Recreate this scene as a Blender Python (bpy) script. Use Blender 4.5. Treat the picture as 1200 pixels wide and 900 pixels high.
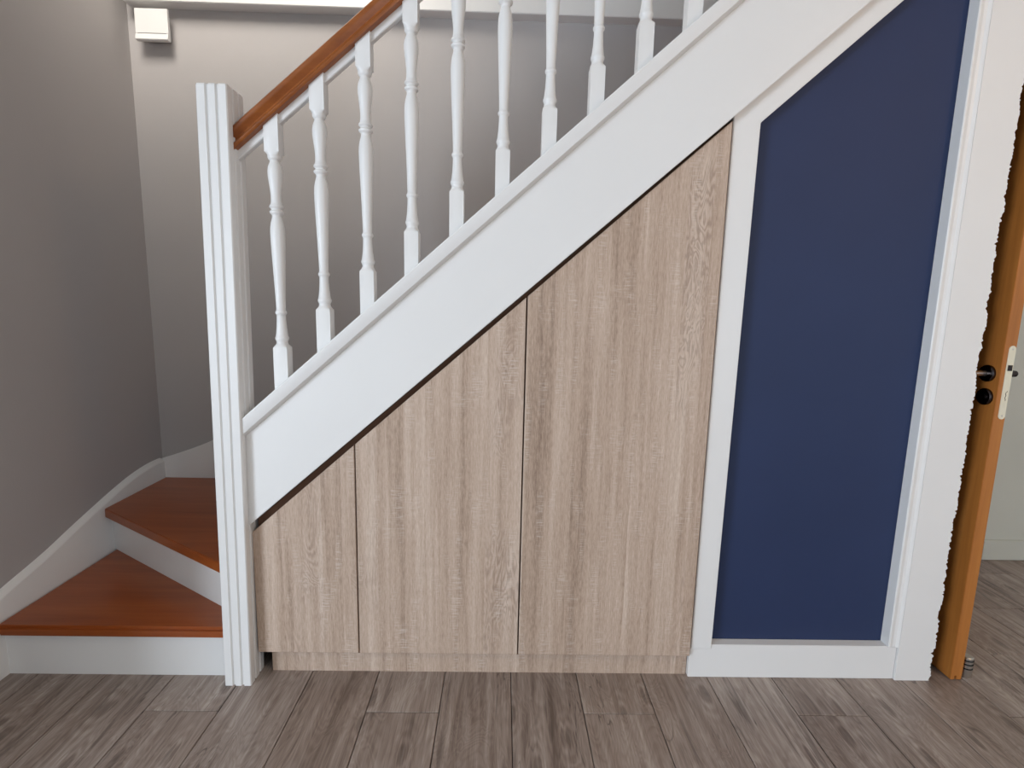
import bpy, bmesh, math, random
from mathutils import Vector, Matrix

for o in list(bpy.data.objects):
    bpy.data.objects.remove(o, do_unlink=True)
random.seed(7)
scene = bpy.context.scene
COL = scene.collection

# ------------------------------------------------------------------ camera
F_PX, PITCH, YAW, ROLL, EYE = 618.2, 0.151225, 0.020445, 0.0231, 1.1109
cp, sp, cy, sy = math.cos(PITCH), math.sin(PITCH), math.cos(YAW), math.sin(YAW)
fwd = Vector((sy*cp, cy*cp, -sp)); rt = Vector((cy, -sy, 0)); up = rt.cross(fwd)
c_, s_ = math.cos(ROLL), math.sin(ROLL)
R_, U_ = c_*rt + s_*up, -s_*rt + c_*up
cam_d = bpy.data.cameras.new('camera'); cam = bpy.data.objects.new('camera', cam_d)
COL.objects.link(cam)
M = Matrix((R_, U_, -fwd)).transposed().to_4x4(); M.translation = Vector((0, 0, EYE))
cam.matrix_world = M
cam_d.sensor_width = 36.0; cam_d.lens = F_PX/1200*36.0; cam_d.clip_start = 0.02
scene.camera = cam

# ------------------------------------------------------------------ world and light
w = bpy.data.worlds.new('world'); scene.world = w; w.use_nodes = True
bg = w.node_tree.nodes['Background']; bg.inputs[0].default_value = (.75, .86, 1, 1); bg.inputs[1].default_value = 1.0

def area(name, loc, direction, sx, sz, power, col):
    l = bpy.data.lights.new(name, 'AREA'); l.shape = 'RECTANGLE'; l.size = sx; l.size_y = sz
    l.energy = power; l.color = col
    o = bpy.data.objects.new(name, l); COL.objects.link(o); o.location = loc
    o.rotation_euler = Vector(direction).to_track_quat('-Z', 'Y').to_euler()
    return o
# daylight by the glazed door in the outer side wall, past the end of the grey wall, and by the window behind the camera
area('daylight_glazed_door', (-3.37, -1.75, 1.05), (1, .55, -.03), 1.4, 1.8, 128, (.76, .87, 1.0))
area('daylight_window', (2.1, -2.57, 1.0), (-.15, 1, -.03), 1.3, 1.7, 20, (.77, .87, 1.0))
# daylight upstairs, falling over the edge of the slab onto the back wall
area('daylight_upstairs', (-.98, .36, 3.82), (-.1, .8, -.7), 1.0, 1.1, 72, (1, .95, .88))
def lamp(name, loc, power, col, rad):
    l = bpy.data.lights.new(name, 'POINT'); l.energy = power; l.color = col; l.shadow_soft_size = rad
    o = bpy.data.objects.new(name, l); COL.objects.link(o); o.location = loc
lamp('lamp_ceiling', (1.9, -0.15, 2.12), 14, (1, .60, .27), .15)

vs = scene.view_settings
vs.view_transform = 'Standard'; vs.look = 'None'; vs.exposure = 0.0; vs.gamma = 1.0
vs.use_curve_mapping = False

# ------------------------------------------------------------------ helpers: objects
def link(name, me, mat, parent=None):
    o = bpy.data.objects.new(name, me); COL.objects.link(o)
    if mat is not None and not me.materials: me.materials.append(mat)
    if parent is not None: o.parent = parent
    return o
def world_origin(p):
    v = Vector((0, 0, 0))
    while p is not None:
        v += p.location; p = p.parent
    return v
def mesh_obj(name, verts, faces, mat, parent=None, smooth=None, bevel=0, recalc=True):
    off = world_origin(parent)
    me = bpy.data.meshes.new(name)
    me.from_pydata([Vector(v)-off for v in verts], [], faces)
    bm = bmesh.new(); bm.from_mesh(me)
    if recalc: bmesh.ops.recalc_face_normals(bm, faces=bm.faces)
    if bevel:
        es = [e for e in bm.edges if len(e.link_faces) == 2 and e.calc_face_angle(0) > .5]
        bmesh.ops.bevel(bm, geom=es, offset=bevel, segments=2, affect='EDGES', clamp_overlap=True)
    bm.to_mesh(me); bm.free()
    if smooth is not None:
        me.polygons.foreach_set('use_smooth', [True]*len(me.polygons))
        me.set_sharp_from_angle(angle=smooth)
    return link(name, me, mat, parent)
def box_vf(x0, x1, y0, y1, z0, z1):
    v = [(x, y, z) for x in (x0, x1) for y in (y0, y1) for z in (z0, z1)]
    f = [(0, 1, 3, 2), (4, 6, 7, 5), (0, 4, 5, 1), (2, 3, 7, 6), (0, 2, 6, 4), (1, 5, 7, 3)]
    return v, f
def box(name, b, mat, parent=None, bevel=0):
    v, f = box_vf(*b); return mesh_obj(name, v, f, mat, parent, bevel=bevel, smooth=.6 if bevel else None)
def boxes(name, bs, mat, parent=None):
    V, Fc = [], []
    for b in bs:
        v, f = box_vf(*b); n = len(V); V += v; Fc += [tuple(i+n for i in q) for q in f]
    return mesh_obj(name, V, Fc, mat, parent)
def prism(name, poly, axis, a0, a1, mat, parent=None, bevel=0, smooth=None):
    """polygon extruded along an axis: axis 'y': poly (x,z); 'z': poly (x,y); 'x': poly (y,z)"""
    def P(p, a): return {'y': (p[0], a, p[1]), 'z': (p[0], p[1], a), 'x': (a, p[0], p[1])}[axis]
    n = len(poly)
    v = [P(p, a0) for p in poly] + [P(p, a1) for p in poly]
    f = [tuple(range(n)), tuple(range(2*n-1, n-1, -1))] + [(i, (i+1) % n, n+(i+1) % n, n+i) for i in range(n)]
    return mesh_obj(name, v, f, mat, parent, bevel=bevel, smooth=.6 if bevel and smooth is None else smooth)
def sweep(name, sect, p0, p1, mat, parent=None, smooth=.6):
    """section (y,z) swept along x from p0=(x,z) to p1, sheared in z"""
    n = len(sect)
    v = [(p0[0], y, p0[1]+z) for y, z in sect] + [(p1[0], y, p1[1]+z) for y, z in sect]
    f = [tuple(range(n)), tuple(range(2*n-1, n-1, -1))] + [(i, (i+1) % n, n+(i+1) % n, n+i) for i in range(n)]
    return mesh_obj(name, v, f, mat, parent, smooth=smooth)
def lathe(name, prof, origin, axis, mat, parent=None, seg=28, smooth=.6):
    """prof: (r, t) along an axis vector from origin"""
    ax = Vector(axis).normalized(); q = ax.to_track_quat('Z', 'Y'); O = Vector(origin)
    v, f = [], []
    for r, t in prof:
        for i in range(seg):
            a = 2*math.pi*i/seg
            v.append(O + q @ Vector((r*math.cos(a), r*math.sin(a), t)))
    m = len(prof)
    for j in range(m-1):
        for i in range(seg):
            k = (i+1) % seg
            f.append((j*seg+i, j*seg+k, (j+1)*seg+k, (j+1)*seg+i))
    f.append(tuple(range(seg))); f.append(tuple((m-1)*seg+i for i in range(seg)))
    return mesh_obj(name, v, f, mat, parent, smooth=smooth)
def thing(name, loc, label, cat, group=None):
    o = bpy.data.objects.new(name, None); COL.objects.link(o); o.location = loc
    o.empty_display_size = .1
    o['label'] = label; o['category'] = cat
    if group: o['group'] = group
    return o
def struct(o, label=None, cat=None):
    o['kind'] = 'structure'
    if label: o['label'] = label
    if cat: o['category'] = cat
    return o

# ------------------------------------------------------------------ helpers: materials
def srgb(r, g, b):
    def f(c):
        c /= 255; return c/12.92 if c <= .04045 else ((c+.055)/1.055)**2.4
    return (f(r), f(g), f(b), 1)
class N:
    def __init__(s, name):
        s.m = bpy.data.materials.new(name); s.m.use_nodes = True
        s.t = s.m.node_tree; s.b = s.t.nodes['Principled BSDF']
    def n(s, typ, **k):
        nd = s.t.nodes.new(typ)
        for a, v in k.items(): setattr(nd, a, v)
        return nd
    def put(s, sock, v):
        if isinstance(v, bpy.types.NodeSocket): s.t.links.new(v, sock)
        elif v is not None: sock.default_value = v
    def math(s, op, a, b=None, c=None, clamp=False):
        nd = s.n('ShaderNodeMath', operation=op); nd.use_clamp = clamp
        s.put(nd.inputs[0], a); s.put(nd.inputs[1], b)
        if c is not None: s.put(nd.inputs[2], c)
        return nd.outputs[0]
    def vec(s, x, y, z):
        nd = s.n('ShaderNodeCombineXYZ'); s.put(nd.inputs[0], x); s.put(nd.inputs[1], y); s.put(nd.inputs[2], z)
        return nd.outputs[0]
    def obj(s):
        tc = s.n('ShaderNodeTexCoord'); sp = s.n('ShaderNodeSeparateXYZ')
        s.t.links.new(tc.outputs['Object'], sp.inputs[0]); return sp.outputs
    def noise(s, v, scale=1, detail=3, rough=.5, dist=0):
        nd = s.n('ShaderNodeTexNoise'); s.put(nd.inputs['Vector'], v)
        nd.inputs['Scale'].default_value = scale; nd.inputs['Detail'].default_value = detail
        nd.inputs['Roughness'].default_value = rough; nd.inputs['Distortion'].default_value = dist
        return nd.outputs[0]
    def ramp(s, f, stops, interp='LINEAR'):
        nd = s.n('ShaderNodeValToRGB'); s.put(nd.inputs[0], f); cr = nd.color_ramp; cr.interpolation = interp
        while len(cr.elements) < len(stops): cr.elements.new(.5)
        for e, (p, c) in zip(cr.elements, stops):
            e.position = p; e.color = c if isinstance(c, tuple) else (c, c, c, 1)
        return nd.outputs[0]
    def mix(s, f, a, b, blend='MIX'):
        nd = s.n('ShaderNodeMix', data_type='RGBA', blend_type=blend)
        s.put(nd.inputs[0], f); s.put(nd.inputs[6], a); s.put(nd.inputs[7], b); return nd.outputs[2]
    def bump(s, h, strength, dist=.002):
        nd = s.n('ShaderNodeBump'); s.put(nd.inputs['Height'], h)
        nd.inputs['Strength'].default_value = strength; nd.inputs['Distance'].default_value = dist
        s.t.links.new(nd.outputs[0], s.b.inputs['Normal'])
    def out(s, col, rough, spec=.5, metal=0):
        s.put(s.b.inputs['Base Color'], col); s.put(s.b.inputs['Roughness'], rough)
        s.b.inputs['Specular IOR Level'].default_value = spec; s.b.inputs['Metallic'].default_value = metal
        return s.m

def plain(name, col, rough, spec=.5, metal=0, var=.04, bump=0, bscale=120):
    k = N(name); x, y, z = k.obj(); v = k.vec(x, y, z)
    n = k.noise(v, 3, 3)
    dark = tuple(c*(1-var) for c in col[:3])+(1,); light = tuple(min(1, c*(1+var)) for c in col[:3])+(1,)
    c = k.ramp(n, [(.3, dark), (.7, light)])
    if bump: k.bump(k.noise(v, bscale, 3), bump)
    return k.out(c, rough, spec, metal)

WALLGREY = plain('grey_wall_paint', srgb(183, 178, 176), .75, .3, var=.012, bump=.12, bscale=160)
WHITE = plain('white_gloss_paint', (.83, .815, .795, 1), .38, .45, var=.012, bump=.03, bscale=60)
WALLWHITE = plain('white_wall_paint', (.80, .80, .77, 1), .7, .3, bump=.08)
FARWALL = plain('pale_wall_paint', srgb(214, 217, 208), .7, .3, bump=.08)
NAVY = plain('navy_board_paint', srgb(40, 53, 87), .58, .35, var=.05, bump=.05, bscale=90)
STEEL = plain('brushed_steel', (.62, .60, .57, 1), .28, .5, 1, var=.03)
DARKMETAL = plain('dark_bronze_metal', (.06, .05, .05, 1), .25, .5, 1, var=.03)
PLATE = plain('cream_lock_plate', srgb(226, 219, 196), .4, .5, 0, var=.02)
RUBBER = plain('black_rubber', (.012, .012, .012, 1), .6)
MAROON = plain('dark_maroon_gap_shade', srgb(58, 22, 20), .7, .2, var=.15, bump=.3, bscale=60)  # colour of the shade in the gap beside the door leaf
CEIL = plain('ceiling_paint', (.82, .80, .75, 1), .8, .2, bump=.05)
GROUT = plain('grey_grout', srgb(92, 80, 72), .9, .2, var=.08)
GLASS = None

def wood(name, dark, mid, light, rough, axis, spec=.5, bump=.05, k1=1.0):
    k = N(name); o = list(k.obj())
    a = {'x': 0, 'y': 1, 'z': 2}[axis]
    s = [18*k1, 18*k1, 18*k1]; s[a] = 1.4
    v = k.vec(*[k.math('MULTIPLY', o[i], s[i]) for i in range(3)])
    n = k.noise(v, 1, 5, .55, .6)
    s2 = [150, 150, 150]; s2[a] = 7
    f = k.noise(k.vec(*[k.math('MULTIPLY', o[i], s2[i]) for i in range(3)]), 1, 2)
    t = k.math('ADD', k.math('MULTIPLY', n, .8), k.math('MULTIPLY', f, .2))
    c = k.ramp(t, [(.30, dark), (.5, mid), (.70, light)])
    k.bump(f, bump, .001)
    return k.out(c, rough, spec)
TREADWOOD = wood('varnished_tread_wood', srgb(134, 64, 22), srgb(152, 76, 30), srgb(166, 90, 40), .30, 'x')
RAILWOOD = wood('varnished_rail_wood', srgb(126, 66, 24), srgb(146, 80, 30), srgb(164, 95, 40), .3, 'x')
LEAFWOOD = wood('varnished_door_wood', srgb(158, 96, 40), srgb(178, 112, 50), srgb(192, 127, 63), .45, 'z')

def sonoma():
    k = N('sawn_oak_laminate'); x, y, z = k.obj()
    M_ = lambda a, b: k.math('MULTIPLY', a, b)
    A_ = lambda a, b: k.math('ADD', a, b)
    # glued staves of uneven width
    xw = A_(x, M_(k.math('SINE', M_(x, 31)), .018))
    cell = k.math('FLOOR', k.math('DIVIDE', A_(xw, 3.0), .082))
    wn = k.n('ShaderNodeTexWhiteNoise', noise_dimensions='1D'); k.put(wn.inputs['W'], cell); rnd = wn.outputs['Value']
    wob = M_(k.math('SUBTRACT', k.noise(k.vec(M_(x, 4), M_(rnd, 7), M_(z, 3.0)), 1, 2), .5), .012)
    xs = A_(x, wob)
    st = k.noise(k.vec(M_(xs, 27), M_(rnd, 9), M_(z, .75)), 1, 4, .55)
    mid = k.noise(k.vec(M_(xs, 95), M_(rnd, 5), M_(z, 3.5)), 1, 4, .65, .3)
    fb = k.noise(k.vec(M_(x, 400), 0, M_(z, 34)), 1, 3, .7)
    fleck = k.noise(k.vec(M_(x, 300), 4, M_(z, 60)), 1, 2, .6)
    # flame figure on some staves, as contour lines of a noise
    fn = k.noise(k.vec(M_(x, 17), M_(rnd, 31), M_(z, 4.2)), 1, 3, .45, .8)
    rings = M_(A_(k.math('SINE', M_(fn, 120)), 1), .5)
    mask = M_(k.ramp(rnd, [(.58, 0.0), (.66, 1.0)]), k.ramp(k.noise(k.vec(M_(x, 6), 5, M_(z, 2.4)), 1, 2), [(.48, 0.0), (.62, 1.0)]))
    # narrow ladders of cross saw marks
    lad = k.ramp(k.noise(k.vec(M_(x, 24), 8, M_(z, 5.0)), 1, 2, .5), [(.52, 0.0), (.64, 1.0)])
    saw = k.ramp(k.noise(k.vec(M_(x, 26), 3, M_(z, 240)), 1, 2, .6), [(.48, 0.0), (.64, 1.0)])
    sawm = M_(saw, lad)
    t = A_(A_(M_(st, .34), M_(mid, .22)), A_(M_(fb, .28), M_(fleck, .16)))
    t = A_(t, M_(k.math('SUBTRACT', rnd, .5), .07))
    col = k.ramp(t, [(.36, srgb(144, 121, 104)), (.46, srgb(181, 157, 138)), (.54, srgb(197, 174, 156)), (.66, srgb(219, 201, 184))])
    col = k.mix(M_(M_(k.ramp(rings, [(.10, 1.0), (.55, 0.0)]), mask), .32), col, srgb(122, 99, 88))
    col = k.mix(M_(M_(k.ramp(rings, [(.80, 0.0), (.95, 1.0)]), mask), .25), col, srgb(214, 198, 186))
    col = k.mix(M_(sawm, .40), col, srgb(222, 209, 198))
    k.bump(A_(fb, sawm), .10, .001)
    return k.out(col, .55, .35)
OAK = sonoma()
OAKEDGE = plain('brown_oak_edging', srgb(110, 80, 63), .6, .3, var=.08)

def tile_mat():
    k = N('wood_look_porcelain'); x, y, z = k.obj()
    M_ = lambda a, b: k.math('MULTIPLY', a, b)
    A_ = lambda a, b: k.math('ADD', a, b)
    oi = k.n('ShaderNodeObjectInfo'); r = oi.outputs['Random']
    r1 = M_(r, 57.0); r2 = k.math('FRACT', M_(r, 13.37)); r3 = k.math('FRACT', M_(r, 29.11))
    br = k.noise(k.vec(M_(x, 19), M_(y, 1.5), r1), 1, 5, .62, 1.1)
    fn = k.noise(k.vec(M_(x, 10), M_(y, 2.4), A_(r1, 9.0)), 1, 3, .55, 1.2)
    rings = M_(A_(k.math('SINE', M_(fn, 110)), 1), .5)
    fb = k.noise(k.vec(M_(x, 260), M_(y, 9), r1), 1, 3, .65)
    md = k.noise(k.vec(M_(x, 75), M_(y, 3.2), A_(r1, 3.0)), 1, 4, .65, .5)
    crack = k.noise(k.vec(M_(x, 30), M_(y, 2.3), A_(r1, 21.0)), 1, 4, .6, .8)
    # a few knots
    vo = k.n('ShaderNodeTexVoronoi', voronoi_dimensions='2D'); k.put(vo.inputs['Vector'], k.vec(A_(M_(A_(x, M_(k.math('SUBTRACT', md, .5), .06)), 9.0), r1), A_(M_(y, 2.8), M_(r1, 3.1)), 0)); vo.inputs['Scale'].default_value = 1
    kring = M_(k.math('SINE', M_(vo.outputs['Distance'], 58)), k.ramp(vo.outputs['Distance'], [(.06, 1.0), (.42, 0.0)]))
    t = A_(A_(M_(br, .46), M_(md, .32)), A_(M_(fb, .18), M_(rings, .05)))
    t = A_(A_(t, M_(kring, .05)), M_(k.math('SUBTRACT', r2, .5), .07))
    col = k.ramp(t, [(.34, srgb(104, 90, 82)), (.45, srgb(139, 124, 115)), (.53, srgb(158, 144, 135)), (.66, srgb(190, 178, 169))])
    warm = k.mix(k.math('MULTIPLY', r3, .35), col, srgb(150, 126, 108)); col = k.mix(.5, col, warm)
    dk = k.ramp(crack, [(.585, 0.0), (.68, 1.0)])
    vein = M_(k.ramp(k.math('ABSOLUTE', k.math('SUBTRACT', k.noise(k.vec(M_(x, 16), M_(y, 1.7), A_(r1, 33.0)), 1, 3, .55, .9), .5)), [(.0, 1.0), (.010, 0.0)]),
              k.ramp(k.noise(k.vec(M_(x, 9), M_(y, 2.6), A_(r1, 41.0)), 1, 2), [(.50, 0.0), (.62, 1.0)]))
    col = k.mix(M_(vein, .75), col, srgb(62, 52, 48))
    col = k.mix(M_(dk, .55), col, srgb(74, 62, 57))
    kn = k.ramp(vo.outputs['Distance'], [(.02, 1.0), (.11, 0.0)])
    col = k.mix(M_(kn, .6), col, srgb(70, 58, 53))
    k.bump(fb, .08, .001)
    return k.out(col, k.ramp(br, [(.3, .34), (.7, .44)]), .45)
TILE = tile_mat()

# ------------------------------------------------------------------ room shell
XL, YB, XR, YF, ZC = -1.45, 2.22, 3.3, -2.6, 2.42
XO, YE = -3.4, .70            # outer side wall, and the end of the grey wall
YFAR = 2.24
TOP = 4.7
fl = struct(boxes('floor', [(XO-.1, XR+.1, YF-.1, YFAR+1.3, -.10, -.0075)], GROUT), 'grey brown wood look porcelain plank floor', 'floor')
# planks: each a child of the floor
TX0, TW, TL, JY = .046, .199, .81, 1.295
def plank_mesh(x0, x1, y0, y1, h):
    g = .0011; b = .0012
    w2, l2 = (x1-x0)/2-g, (y1-y0)/2-g
    v = [(sx*w2, sy*l2, -h) for sx, sy in ((-1, -1), (1, -1), (1, 1), (-1, 1))]
    v += [(sx*w2, sy*l2, -b) for sx, sy in ((-1, -1), (1, -1), (1, 1), (-1, 1))]
    v += [(sx*(w2-b), sy*(l2-b), 0) for sx, sy in ((-1, -1), (1, -1), (1, 1), (-1, 1))]
    f = [(8, 9, 10, 11), (3, 2, 1, 0)]
    for a in (0, 4):
        f += [(a+i, a+(i+1) % 4, a+4+(i+1) % 4, a+4+i) for i in range(4)]
    me = bpy.data.meshes.new('plank'); me.from_pydata(v, [], f); me.materials.append(TILE); return me
full_plank = plank_mesh(0, TW, 0, TL, .0075)
k0 = math.floor((XO-TX0)/TW); k1 = math.floor((XR-TX0)/TW)
for kx in range(k0, k1+1):
    x0, x1 = max(TX0+kx*TW, XO), min(TX0+(kx+1)*TW, XR)
    if x1-x0 < .02: continue
    j0 = JY + .27*((kx-1) % 3)
    for n in range(-7, 3):
        y0, y1 = max(j0+n*TL, YF), min(j0+(n+1)*TL, YFAR+1.2)
        if y1-y0 < .02: continue
        if y0 > 1.56 and x0 < 1.22: continue          # covered by the staircase
        if y1 < -1.0: continue                                     # far behind the camera
        whole = abs(x1-x0-TW) < 1e-6 and abs(y1-y0-TL) < 1e-6
        me = full_plank if whole else plank_mesh(x0, x1, y0, y1, .0075)
        o = link('plank', me, None, fl); o.location = ((x0+x1)/2, (y0+y1)/2, 0)

struct(boxes('wall_left', [(XL-.12, XL, YE, YB, -.10, ZC), (XL-.12, XL, 1.39, YB, ZC, 2.565)], WALLGREY), 'grey painted side wall beside the winder steps', 'wall')
struct(boxes('wall_back', [(XO-.12, XL-.12, YB, YB+.12, -.1, ZC), (XL-.12, 1.218, YB, YB+.12, -.10, TOP+.2)], WALLGREY), 'grey painted wall behind the balusters', 'wall')
# far wall to the right of the stair, with the doorway behind the open door leaf
struct(boxes('wall_far', [(1.218, 1.40, YFAR, YFAR+.12, 0, ZC), (2.21, XR, YFAR, YFAR+.12, 0, ZC), (1.40, 2.21, YFAR, YFAR+.12, 2.07, ZC)], FARWALL),
       'pale wall past the open wooden door', 'wall')
struct(box('wall_hall', (1.218, XR, YFAR+1.25, YFAR+1.35, 0, ZC), FARWALL), 'pale hall wall beyond the doorway', 'wall')
struct(box('baseboard_far', (2.21, XR, YFAR-.012, YFAR, 0, .095), FARWALL, bevel=.003), 'low pale baseboard along the wall past the wooden door', 'baseboard')
struct(box('wall_right', (XR, XR+.12, YF, YFAR+1.35, 0, ZC), WALLWHITE), 'white side wall of the room', 'wall')
# wall behind the camera with the terrace door opening
struct(boxes('wall_front', [(XO-.12, 1.43, YF-.12, YF, 0, ZC), (2.77, XR+.12, YF-.12, YF, 0, ZC), (1.43, 2.77, YF-.12, YF, 1.87, ZC), (1.43, 2.77, YF-.12, YF, 0, .13)], WALLWHITE),
       'white wall with the window', 'wall')
struct(boxes('wall_outer', [(XO-.12, XO, YF, -2.47, 0, ZC), (XO-.12, XO, -1.03, YB, 0, ZC), (XO-.12, XO, -2.47, -1.03, 1.97, ZC), (XO-.12, XO, -2.47, -1.03, 0, .13)], WALLWHITE), 'white outer side wall of the room with the glazed door', 'wall')
# ceiling slab with the stairwell left open
struct(boxes('ceiling', [(XO-.12, XR+.12, YF-.12, 1.39, ZC, 2.565), (XO-.12, XL-.12, 1.39, YB+.12, ZC, 2.565), (1.42, XR+.12, 1.39, YFAR+1.35, ZC, 2.565)], CEIL), 'white ceiling slab', 'ceiling')
struct(boxes('wall_upstairs_and_light_blocker', [(-.5, -.4, -1.2, 1.39, 2.565, TOP+.2), (-2.6, -2.48, -1.2, YB, 2.565, TOP+.2), (2.78, 2.9, -1.2, YB+.12, 2.565, TOP+.2), (-2.6, 2.9, -1.32, -1.2, 2.565, TOP+.2), (-2.6, XL-.12, YB, YB+.12, 2.565, TOP+.2), (1.218, 2.9, YB, YB+.12, 2.565, TOP+.2)], WALLWHITE), 'upstairs walls around the stairwell, with an added partition that blocks light', 'wall')  # first box: added partition, keeps upstairs light off the right of the back wall
struct(box('ceiling_upstairs', (-2.6, 2.9, -1.32, YB+.12, TOP+.2, TOP+.3), CEIL), 'ceiling over the stairwell', 'ceiling')
# white ledge along the top of the grey wall
struct(prism('trim_1', [(2.22, 2.187), (2.168, 2.187), (2.165, 2.19), (2.165, 2.345), (2.172, 2.352), (2.22, 2.352)], 'x', XL+.022, 1.21, WHITE),
       'white ledge running along the top of the grey back wall', 'trim')

# end wall of the staircase and its white casing with the ragged edge
struct(boxes('wall_end', [(1.222, 1.318, 1.452, YFAR, 0, ZC), (1.222, 1.318, 1.452, YB, ZC, 2.56)], MAROON), 'end wall of the staircase beside the door, coloured dark as gap shade', 'wall')
edge = []
z, drift = 0.0, 0.0
while z < ZC:
    drift = max(-.004, min(.003, drift*.93 + random.gauss(0, .0013)))
    bite = -random.uniform(.002, .005) if random.random() < .07 else 0
    edge.append((1.3265 + drift + random.gauss(0, .0011) + bite, z))
    z += random.uniform(.002, .005)
edge.append((1.327, ZC))
n = len(edge)
def ragged(name, x_left, y0, y1):
    V = [(x_left, y0, 0), (x_left, y0, ZC), (x_left, y1, 0), (x_left, y1, ZC)]
    V += [(x, y0, zz) for x, zz in edge] + [(x-.002, y1, zz) for x, zz in edge]
    Fc = [(0, 2, 3, 1)]
    Fc.append(tuple([0, 1] + [4+i for i in range(n-1, -1, -1)]))
    Fc.append(tuple([2] + [4+n+i for i in range(n)] + [3]))
    Fc += [(4+i, 4+i+1, 4+n+i+1, 4+n+i) for i in range(n-1)]
    Fc += [(0, 4, 4+n, 2), (1, 3, 4+2*n-1, 4+n-1)]
    return mesh_obj(name, V, Fc, WHITE)
struct(ragged('trim_2', 1.2185, 1.4365, 1.452), 'wide white casing board with a ragged edge beside the wooden door', 'trim')

# ------------------------------------------------------------------ staircase
SL = .882
RISE = .171
stair = thing('staircase', (-1.0, 1.43, 0), 'white painted winder staircase with brown varnished treads and turned balusters', 'staircase')
NX, NY0, NY1 = -.705, 1.39, 1.475

def tread(poly, ztop, bev=.009):
    return prism('tread', poly, 'z', ztop-.034, ztop, TREADWOOD, stair, bevel=bev)
XS = -1.43                       # face of the wall stringer
YS2 = 2.20                       # face of the back stringer
# winder riser lines, fanning out from the newel
A2, B2 = Vector((-.79, 1.48)), Vector((XS, 1.883))
A3, B3 = Vector((-.755, 1.476)), Vector((-1.165, YS2))
def off(A, B, d):                # shift a line towards the walker
    t = (B-A).normalized(); nrm = Vector((t.y, -t.x))
    if nrm.y > 0: nrm = -nrm
    return A+nrm*d, B+nrm*d
def at_x(A, B, x): t = (x-A.x)/(B.x-A.x); return (x, A.y+t*(B.y-A.y))
def at_y(A, B, y): t = (y-A.y)/(B.y-A.y); return (A.x+t*(B.x-A.x), y)
tread([(XS, 1.402), (-.772, 1.402), (-.772, 1.50), (at_x(A2, B2, XS)[0], at_x(A2, B2, XS)[1]+.03)], RISE)
N2a, N2b = off(A2, B2, .03)
tread([at_x(N2a, N2b, XS), at_x(N2a, N2b, -.775), (-.76, 1.474), (-.755, 1.476), (B3.x, B3.y), (XS, YS2)], 2*RISE)
t3 = (B3-A3).normalized(); nr = Vector((-t3.y, t3.x)); nr = nr if nr.x < 0 else -nr
N3a, N3b = A3+nr*.03, B3+nr*.03
tread([at_y(N3a, N3b, 1.50), (-.69, 1.478), (-.69, YS2), at_y(N3a, N3b, YS2)], 3*RISE)
def riser(P, Q, z0, z1, th=.016):
    t = (Q-P).normalized(); nrm = Vector((-t.y, t.x)); nrm = nrm if nrm.y > 0 or (abs(nrm.y) < 1e-6 and nrm.x > 0) else -nrm
    poly = [P, Q, Q+nrm*th, P+nrm*th]
    return prism('riser', [(p.x, p.y) for p in poly], 'z', z0, z1, WHITE, stair)
riser(Vector((XS, 1.433)), Vector((-.772, 1.433)), 0, RISE-.034)
riser(A2, Vector(at_x(A2, B2, XS)), RISE, 2*RISE-.034)
riser(A3, B3, 2*RISE, 3*RISE-.034)
G = RISE/SL
for k in range(4, 15):
    xk = -.69+(k-4)*G
    prism('tread', [(xk-.03, 1.452), (xk+G, 1.452), (xk+G, YS2), (xk-.03, YS2)], 'z', k*RISE-.034, k*RISE, TREADWOOD, stair, bevel=.009)
    prism('riser', [(xk, 1.452), (xk+.016, 1.452), (xk+.016, YS2), (xk, YS2)], 'z', (k-1)*RISE+.0005, k*RISE-.034, WHITE, stair)

# wall stringer on the left wall, its top edge a soft curve
pts = [(1.395, .232), (1.457, .254), (1.606, .292), (1.762, .342), (1.968, .401), (2.10, .424), (2.20, .427)]
def smooth_curve(p, m=6):
    out = []
    for i in range(len(p)-1):
        p0, p1, p2, p3 = p[max(i-1, 0)], p[i], p[i+1], p[min(i+2, len(p)-1)]
        for j in range(m):
            t = j/m
            out.append(tuple(.5*((2*p1[a])+(-p0[a]+p2[a])*t+(2*p0[a]-5*p1[a]+4*p2[a]-p3[a])*t*t+(-p0[a]+3*p1[a]-3*p2[a]+p3[a])*t**3) for a in (0, 1)))
    out.append(p[-1]); return out
top = smooth_curve(pts)
nt = len(top)
# section at each station: wall foot, face foot, face edge, rounded shoulder, wall edge
V, Fc = [], []
for yy, zz in top:
    zf = zz-.013
    V += [(XL, yy, 0), (XS, yy, 0), (XS, yy, zf-.004), (XS-.0015, yy, zf), (XS-.012, yy, zz-.003), (XL, yy, zz)]
for i in range(nt-1):
    Fc += [(i*6+a, i*6+(a+1) % 6, (i+1)*6+(a+1) % 6, (i+1)*6+a) for a in range(6)]
Fc += [tuple(range(6)), tuple((nt-1)*6+a for a in range(6))]
mesh_obj('wall_stringer', V, Fc, WHITE, stair, smooth=.5)
bp = [(XS-.02, .4215), (-1.34, .459), (-1.218, .510), (-1.05, .605), (-.9, .72), (-.75, .84), (1.2, .84+.872*1.95)]
prism('wall_stringer', [(x, zz-.36 if i else 0.05) for i, (x, zz) in reversed(list(enumerate(bp)))] + smooth_curve(bp[:6], 4) + [bp[-1]], 'y', YS2, YB, WHITE, stair, bevel=.004)

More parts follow.
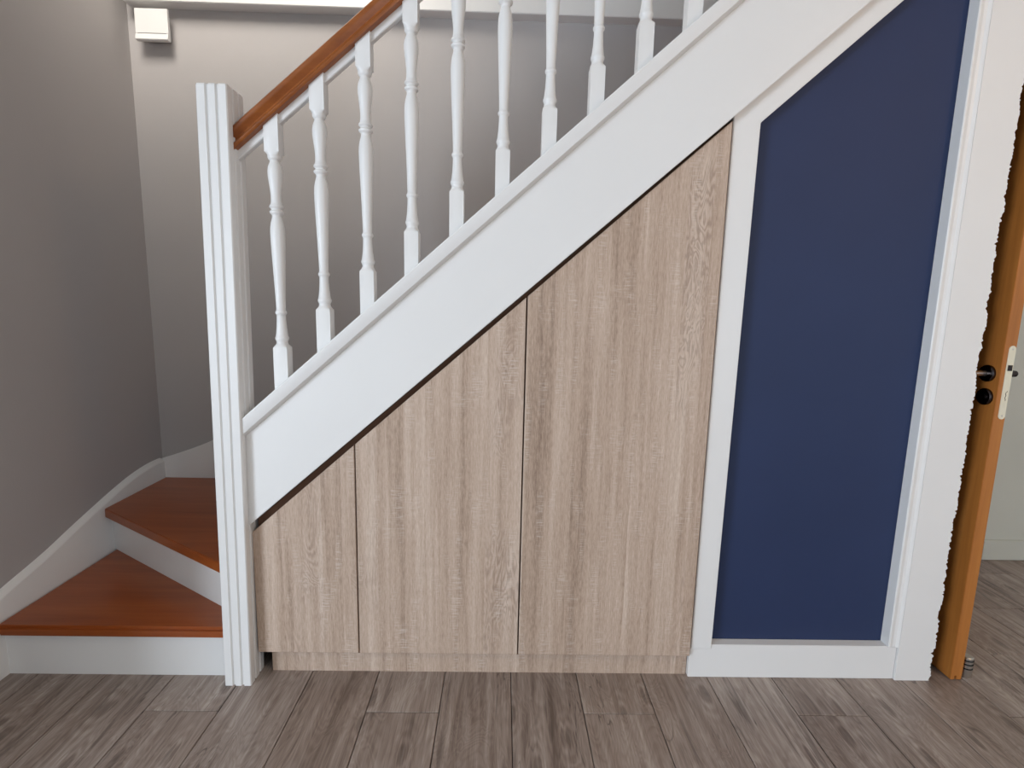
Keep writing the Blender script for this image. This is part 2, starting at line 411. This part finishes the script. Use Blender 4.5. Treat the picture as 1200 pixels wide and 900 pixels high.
# outer stringer
def zb(x): return .488+.8725*(x+.689)        # lower edge
def zt(x): return .746+SL*(x+.688)           # underside of the cap
X1 = 1.205
os_ = prism('outer_stringer', [(-.715, zb(-.715)), (X1, zb(X1)), (X1, zt(X1)+.01), (-.715, zt(-.715)+.01)], 'y', 1.4155, 1.4395, WHITE, stair, bevel=.0015)
capsec = [(1.4395, .0), (1.4155, -.003), (1.4125, -.0025), (1.4080, .001), (1.4010, .0035), (1.3975, .0055), (1.3965, .0085), (1.3965, .0455), (1.3985, .0490), (1.480, .049), (1.484, .045), (1.484, .0)]
sweep('cap_moulding', capsec, (-.700, zt(-.700)), (X1, zt(X1)), WHITE, os_)

# newel post with reeded faces, leaning a hair
def newel():
    W, Dp = .0755, .085
    g, d = .0045, .005
    def side(L, grooves):
        pts = []
        for c in grooves:
            pts += [(c*L-g, 0), (c*L-g*.4, d), (c*L+g*.4, d), (c*L+g, 0)]
        return pts
    x0, x1, y0, y1 = -W/2, W/2, NY0, NY1
    b = .0025
    poly = [(x0+b, y0)] + [(x0+u, y0+v) for u, v in side(W, (.345, .675))] + [(x1-b, y0), (x1, y0+b)]
    poly += [(x1-v, y0+u) for u, v in side(Dp, (.33, .67))] + [(x1, y1-b), (x1-b, y1)]
    poly += [(x1-u, y1-v) for u, v in side(W, (.33, .67))] + [(x0+b, y1), (x0, y1-b)]
    poly += [(x0+v, y1-u) for u, v in side(Dp, (.33, .67))] + [(x0, y0+b)]
    V, Fc = [], []; m = len(poly)
    for zz, s in ((0, 1), (1.620, 1), (1.6245, .96)):
        cx = -.7435 + .0225*zz/1.62
        V += [(cx+px*s, (NY0+NY1)/2+(py-(NY0+NY1)/2)*s, zz) for px, py in poly]
    for j in range(2):
        Fc += [(j*m+i, j*m+(i+1) % m, (j+1)*m+(i+1) % m, (j+1)*m+i) for i in range(m)]
    Fc += [tuple(range(m)), tuple(2*m+i for i in range(m))]
    return mesh_obj('newel_post', V, Fc, WHITE, stair, smooth=.35)
newel()

# handrail and the white fillet below it
HS = .841
def hz(x): return 1.484+HS*(x+.683)
hsec = [(1.423, 0), (1.4165, .001), (1.4145, .005), (1.4145, .011), (1.4175, .0155), (1.4225, .019), (1.4235, .024), (1.4205, .031), (1.4165, .038), (1.415, .046), (1.417, .054), (1.423, .060), (1.433, .065), (1.445, .0665)]
full = hsec + [(2*1.445-y, zz) for y, zz in reversed(hsec[:-1])]
XH = 1.15
sweep('handrail', full, (-.694, hz(-.694)), (XH, hz(XH)), RAILWOOD, stair)
sweep('rail_fillet', [(1.4355, -.020), (1.4375, -.0225), (1.4525, -.0225), (1.4545, -.020), (1.4545, .002), (1.4355, .002)], (-.694, hz(-.694)), (XH, hz(XH)), WHITE, stair)

# balusters: one turned mesh, copied up the flight
SQ = .0185
def baluster_mesh():
    x0 = -.597
    H = []
    def R(zz, r, q): H.append((zz, r, q))          # q: 1 square, 0 round
    prof = [(.86, SQ, 1), (.9785, SQ, 1), (.9845, .0178, .35), (.9875, .0160, 0), (.990, .0150, 0), (.9945, .0145, 0), (.998, .0158, 0), (1.002, .0176, 0), (1.006, .0176, 0), (1.009, .0160, 0),
            (1.016, .0150, 0), (1.032, .0132, 0), (1.052, .0120, 0), (1.065, .0117, 0), (1.068, .0130, 0), (1.0705, .0148, 0), (1.0745, .0148, 0), (1.077, .0130, 0), (1.080, .0118, 0),
            (1.11, .0126, 0), (1.15, .0140, 0), (1.19, .0156, 0), (1.23, .0172, 0), (1.262, .0183, 0), (1.280, .0185, 0), (1.294, .0178, 0), (1.306, .0158, 0), (1.314, .0135, 0), (1.320, .0122, 0), (1.324, .0122, 0),
            (1.327, .0138, 0), (1.330, .0172, 0), (1.334, .0180, 0), (1.337, .0148, 0), (1.3395, .0126, 0), (1.342, .0148, 0), (1.345, .0180, 0), (1.349, .0172, 0), (1.353, .0142, 0),
            (1.360, .0132, 0), (1.374, .0130, 0), (1.392, .0146, 0), (1.410, .0170, 0), (1.424, .0184, 0), (1.436, .0184, 0), (1.446, .0168, 0), (1.453, .0140, 0), (1.457, .0122, 0), (1.461, .0122, 0),
            (1.464, .0150, 0), (1.468, .0170, 0), (1.472, .0170, 0), (1.4745, .0168, .25), (1.4805, SQ, 1), (1.54, SQ, 1)]
    seg = 24
    V, Fc = [], []
    for j, (zz, r, q) in enumerate(prof):
        for i in range(seg):
            a = 2*math.pi*i/seg + math.pi/4
            c, s = math.cos(a), math.sin(a)
            rr = r*(1-q) + q*r/max(abs(c), abs(s))
            px, py = rr*c, rr*s
            if j == 0: z_ = zt(x0+px)+.0485
            elif j == len(prof)-1: z_ = hz(x0+px)+.0005
            else: z_ = zz
            V.append((px, py, z_))
    m = len(prof)
    for j in range(m-1):
        Fc += [(j*seg+i, j*seg+(i+1) % seg, (j+1)*seg+(i+1) % seg, (j+1)*seg+i) for i in range(seg)]
    Fc += [tuple(range(seg-1, -1, -1)), tuple((m-1)*seg+i for i in range(seg))]
    me = bpy.data.meshes.new('baluster'); me.from_pydata(V, [], Fc); me.materials.append(WHITE)
    me.polygons.foreach_set('use_smooth', [True]*len(me.polygons)); me.set_sharp_from_angle(angle=.62)
    return me
bme = baluster_mesh()
so = stair.location
for i in range(14):
    x = -.597 + .1178*i
    if i == 0: o = link('baluster', bme, None, stair); first = o
    else: o = first.copy(); COL.objects.link(o); o.parent = stair
    o.location = Vector((x, 1.445, SL*.1178*i))-so

# ------------------------------------------------------------------ cupboard under the stairs
cab = thing('understairs_cabinet', (-.06, 1.45, 0), 'oak look cupboard with three sloping doors fitted under the white stringer', 'cabinet')
def zd(x): return .455+.888*(x+.695)
YD0, YD1 = 1.43, 1.449
for xa, xb in ((-.6995, -.4065), (-.4025, .0625), (.0665, .580)):
    prism('door', [(xa, .079), (xb, .079), (xb, zd(xb)), (xa, zd(xa))], 'y', YD0, YD1, OAK, cab, bevel=.001)
prism('body', [(-.69, .064), (.575, .064), (.575, zb(.575)-.003), (-.69, zb(-.69)-.003)], 'y', 1.4515, 1.93, OAKEDGE, cab)
box('plinth', (-.672, .5825, 1.457, 1.473, 0, .066), OAK, cab)

# ------------------------------------------------------------------ framed dark blue panel
pan = thing('framed_panel', (.93, 1.45, 0), 'dark blue painted panel recessed in a white frame below the stairs', 'panel')
YP = 1.44
def zr(x): return 1.586+.893*(x-.655)          # lower edge of the sloping rail
XPL, XPR = .6535, 1.188
prism('board', [(XPL-.02, .085), (XPR+.02, .085), (XPR+.02, zr(XPR)+.05), (XPL-.02, zr(XPL)+.05)], 'y', 1.474, 1.484, NAVY, pan)
prism('frame', [(.5865, .0965), (.648, .0965), (.658, zr(.658)), (XPR, zr(XPR)), (XPR, zb(XPR)+.012), (.5865, zb(.5865)+.012)], 'y', YP, 1.474, WHITE, pan, bevel=.0015)
prism('rail', [(.5845, 0), (1.2175, 0), (1.2175, .108), (.648, .108), (.648, .0965), (.5845, .0965)], 'y', YP+.003, 1.474, WHITE, pan, bevel=.0015)
prism('stile', [(XPR, 1.474), (XPR, YP+.002), (XPR+.002, YP), (XPR+.006, YP-.0002), (XPR+.0085, YP+.0012), (XPR+.015, YP+.0028), (XPR+.022, YP+.0018), (XPR+.0265, YP-.0012), (1.2178, YP-.003), (1.2178, 1.474)], 'z', .108, 2.41, WHITE, pan)

# ------------------------------------------------------------------ open wooden door
door = thing('open_door', (1.41, 1.437, 0), 'orange varnished wooden door standing open beside the ragged white casing', 'door')
LX0, LX1, LY0, LY1 = 1.392, 1.427, 1.437, 2.225
lp = [(LX0, LY0), (LX0+.0175, LY0), (LX0+.0185, LY0+.004), (LX0+.0205, LY0+.004), (LX0+.0215, LY0), (LX1, LY0), (LX1, LY1), (LX0, LY1)]
leaf = prism('leaf', [(LX0, LY0), (LX1, LY0), (LX1, LY1), (LX0, LY1)], 'z', .016, 2.05, LEAFWOOD, door, bevel=.0012)
prism('foot_strip', [(LX0+.001, LY0+.001), (LX0+.013, LY0+.001), (LX0+.013, LY1), (LX0+.001, LY1)], 'z', .004, .016, LEAFWOOD, door)
prism('foot_strip', [(LX0+.0185, LY0+.001), (LX1-.001, LY0+.001), (LX1-.001, LY1), (LX0+.0185, LY1)], 'z', .004, .016, LEAFWOOD, door)
# lock forend with rounded ends
cx, zlo, zhi, hw = 1.4145, .819, 1.027, .0095
pl = [(cx+hw*math.cos(a), zhi-hw+hw*math.sin(a)) for a in [math.pi*i/10 for i in range(11)]] + [(cx-hw*math.cos(a), zlo+hw-hw*math.sin(a)) for a in [math.pi*i/10 for i in range(11)]]
lock = prism('lock_plate', pl, 'y', LY0-.0018, LY0+.002, PLATE, door)
lock['label'] = 'cream lock plate'
box('latch', (cx-.0058, cx+.0058, LY0-.0035, LY0+.001, .957, .973), DARKMETAL, lock)
for zz in (zhi-.010, zlo+.010): lathe('screw', [(.0024, 0), (.0024, .0006)], (cx, LY0-.0018, zz), (0, -1, 0), STEEL, lock, seg=12)
# small illegible printed mark on the plate: a thin wavy stroke
V, Fc = [], []
for i in range(13):
    zz = .872+.028*i/12; xx = cx+.0008+.0013*math.sin(i*1.25)+(.0015 if i in (11, 12) else 0)
    V += [(xx-.0006, LY0-.0021, zz), (xx+.0009, LY0-.0021, zz)]
Fc = [(2*i, 2*i+1, 2*i+3, 2*i+2) for i in range(12)]
mesh_obj('printed_mark', V, Fc, DARKMETAL, lock)
# lever handle and keyhole rose on the stair side
HYC = 1.473
hd = lathe('door_handle', [(.024, 0), (.024, .006), (.0215, .009), (.011, .0095), (.0100, .0097)], (LX0, HYC, .945), (-1, 0, 0), DARKMETAL, door)
lathe('neck', [(.0085, .009), (.0080, .040), (.0095, .046), (.006, .052)], (LX0, HYC, .945), (-1, 0, 0), STEEL, hd)
lathe('lever', [(.006, -.004), (.0095, 0), (.0088, .05), (.008, .10), (.005, .106)], (LX0-.044, HYC, .945), (0, 1, 0), DARKMETAL, hd)
lathe('keyhole_rose', [(.024, 0), (.024, .006), (.0215, .009), (.012, .0095), (.012, .014)], (LX0, HYC-.003, .878), (-1, 0, 0), DARKMETAL, door)
hd2 = lathe('door_handle', [(.024, 0), (.024, .006), (.0215, .009), (.011, .0095), (.0095, .012), (.0090, .043), (.006, .047)], (LX1, HYC, .945), (1, 0, 0), DARKMETAL, door)
lathe('lever', [(.006, -.004), (.0095, 0), (.0088, .05), (.008, .10), (.005, .106)], (LX1+.038, HYC, .945), (0, 1, 0), DARKMETAL, hd2)
for zz in (.25, 1.0, 1.8): lathe('hinge', [(.007, 0), (.007, .07)], (LX0-.004, LY1+.005, zz), (0, 0, 1), STEEL, door, seg=14)
# door lining in the doorway
struct(boxes('door_1', [(1.40, 1.425, YFAR-.004, YFAR+.124, 0, 2.07), (2.185, 2.21, YFAR-.004, YFAR+.124, 0, 2.07), (1.425, 2.185, YFAR-.004, YFAR+.124, 2.052, 2.07)], LEAFWOOD), 'wooden lining of the doorway behind the open door', 'door frame')

# ------------------------------------------------------------------ door stop
ds = thing('door_stop', (1.459, 1.462, 0), 'small steel cylinder door stop with black rubber rings on the floor', 'door stop')
SO = (1.459, 1.462, 0)
lathe('post', [(.0150, 0.0), (.0155, .001), (.0155, .026), (.0145, .027), (.0145, .0315), (.0155, .0325), (.0155, .040), (.0145, .041), (.0145, .0455), (.0155, .0465), (.0155, .053), (.0145, .054), (.0145, .0575), (.0155, .0585), (.0155, .064), (.0135, .0665)], SO, (0, 0, 1), STEEL, ds)
for zz in (.0272, .0412, .0542):
    lathe('rubber_ring', [(.0140, 0), (.0168, .0008), (.0172, .002), (.0168, .0034), (.0140, .0042)], (SO[0], SO[1], zz), (0, 0, 1), RUBBER, ds)

# ------------------------------------------------------------------ wall box in the corner
vb = thing('wall_vent', (-1.333, YB, 2.05), 'small square white vent box on the grey wall under the ledge', 'vent')
box('base', (-1.375, -1.290, 2.184, YB, 2.068, 2.158), WHITE, vb, bevel=.003)
cv = prism('cover', [(2.184, 2.1665), (2.1755, 2.1665), (2.1735, 2.1645), (2.1725, 2.0815), (2.1745, 2.0800), (2.1715, 2.0785), (2.1665, 2.0585), (2.1690, 2.0555), (2.184, 2.0555)], 'x', -1.3935, -1.2725, WHITE, vb)
box('slot', (-1.386, -1.281, 2.1722, 2.1765, 2.0788, 2.0803), RUBBER, cv)
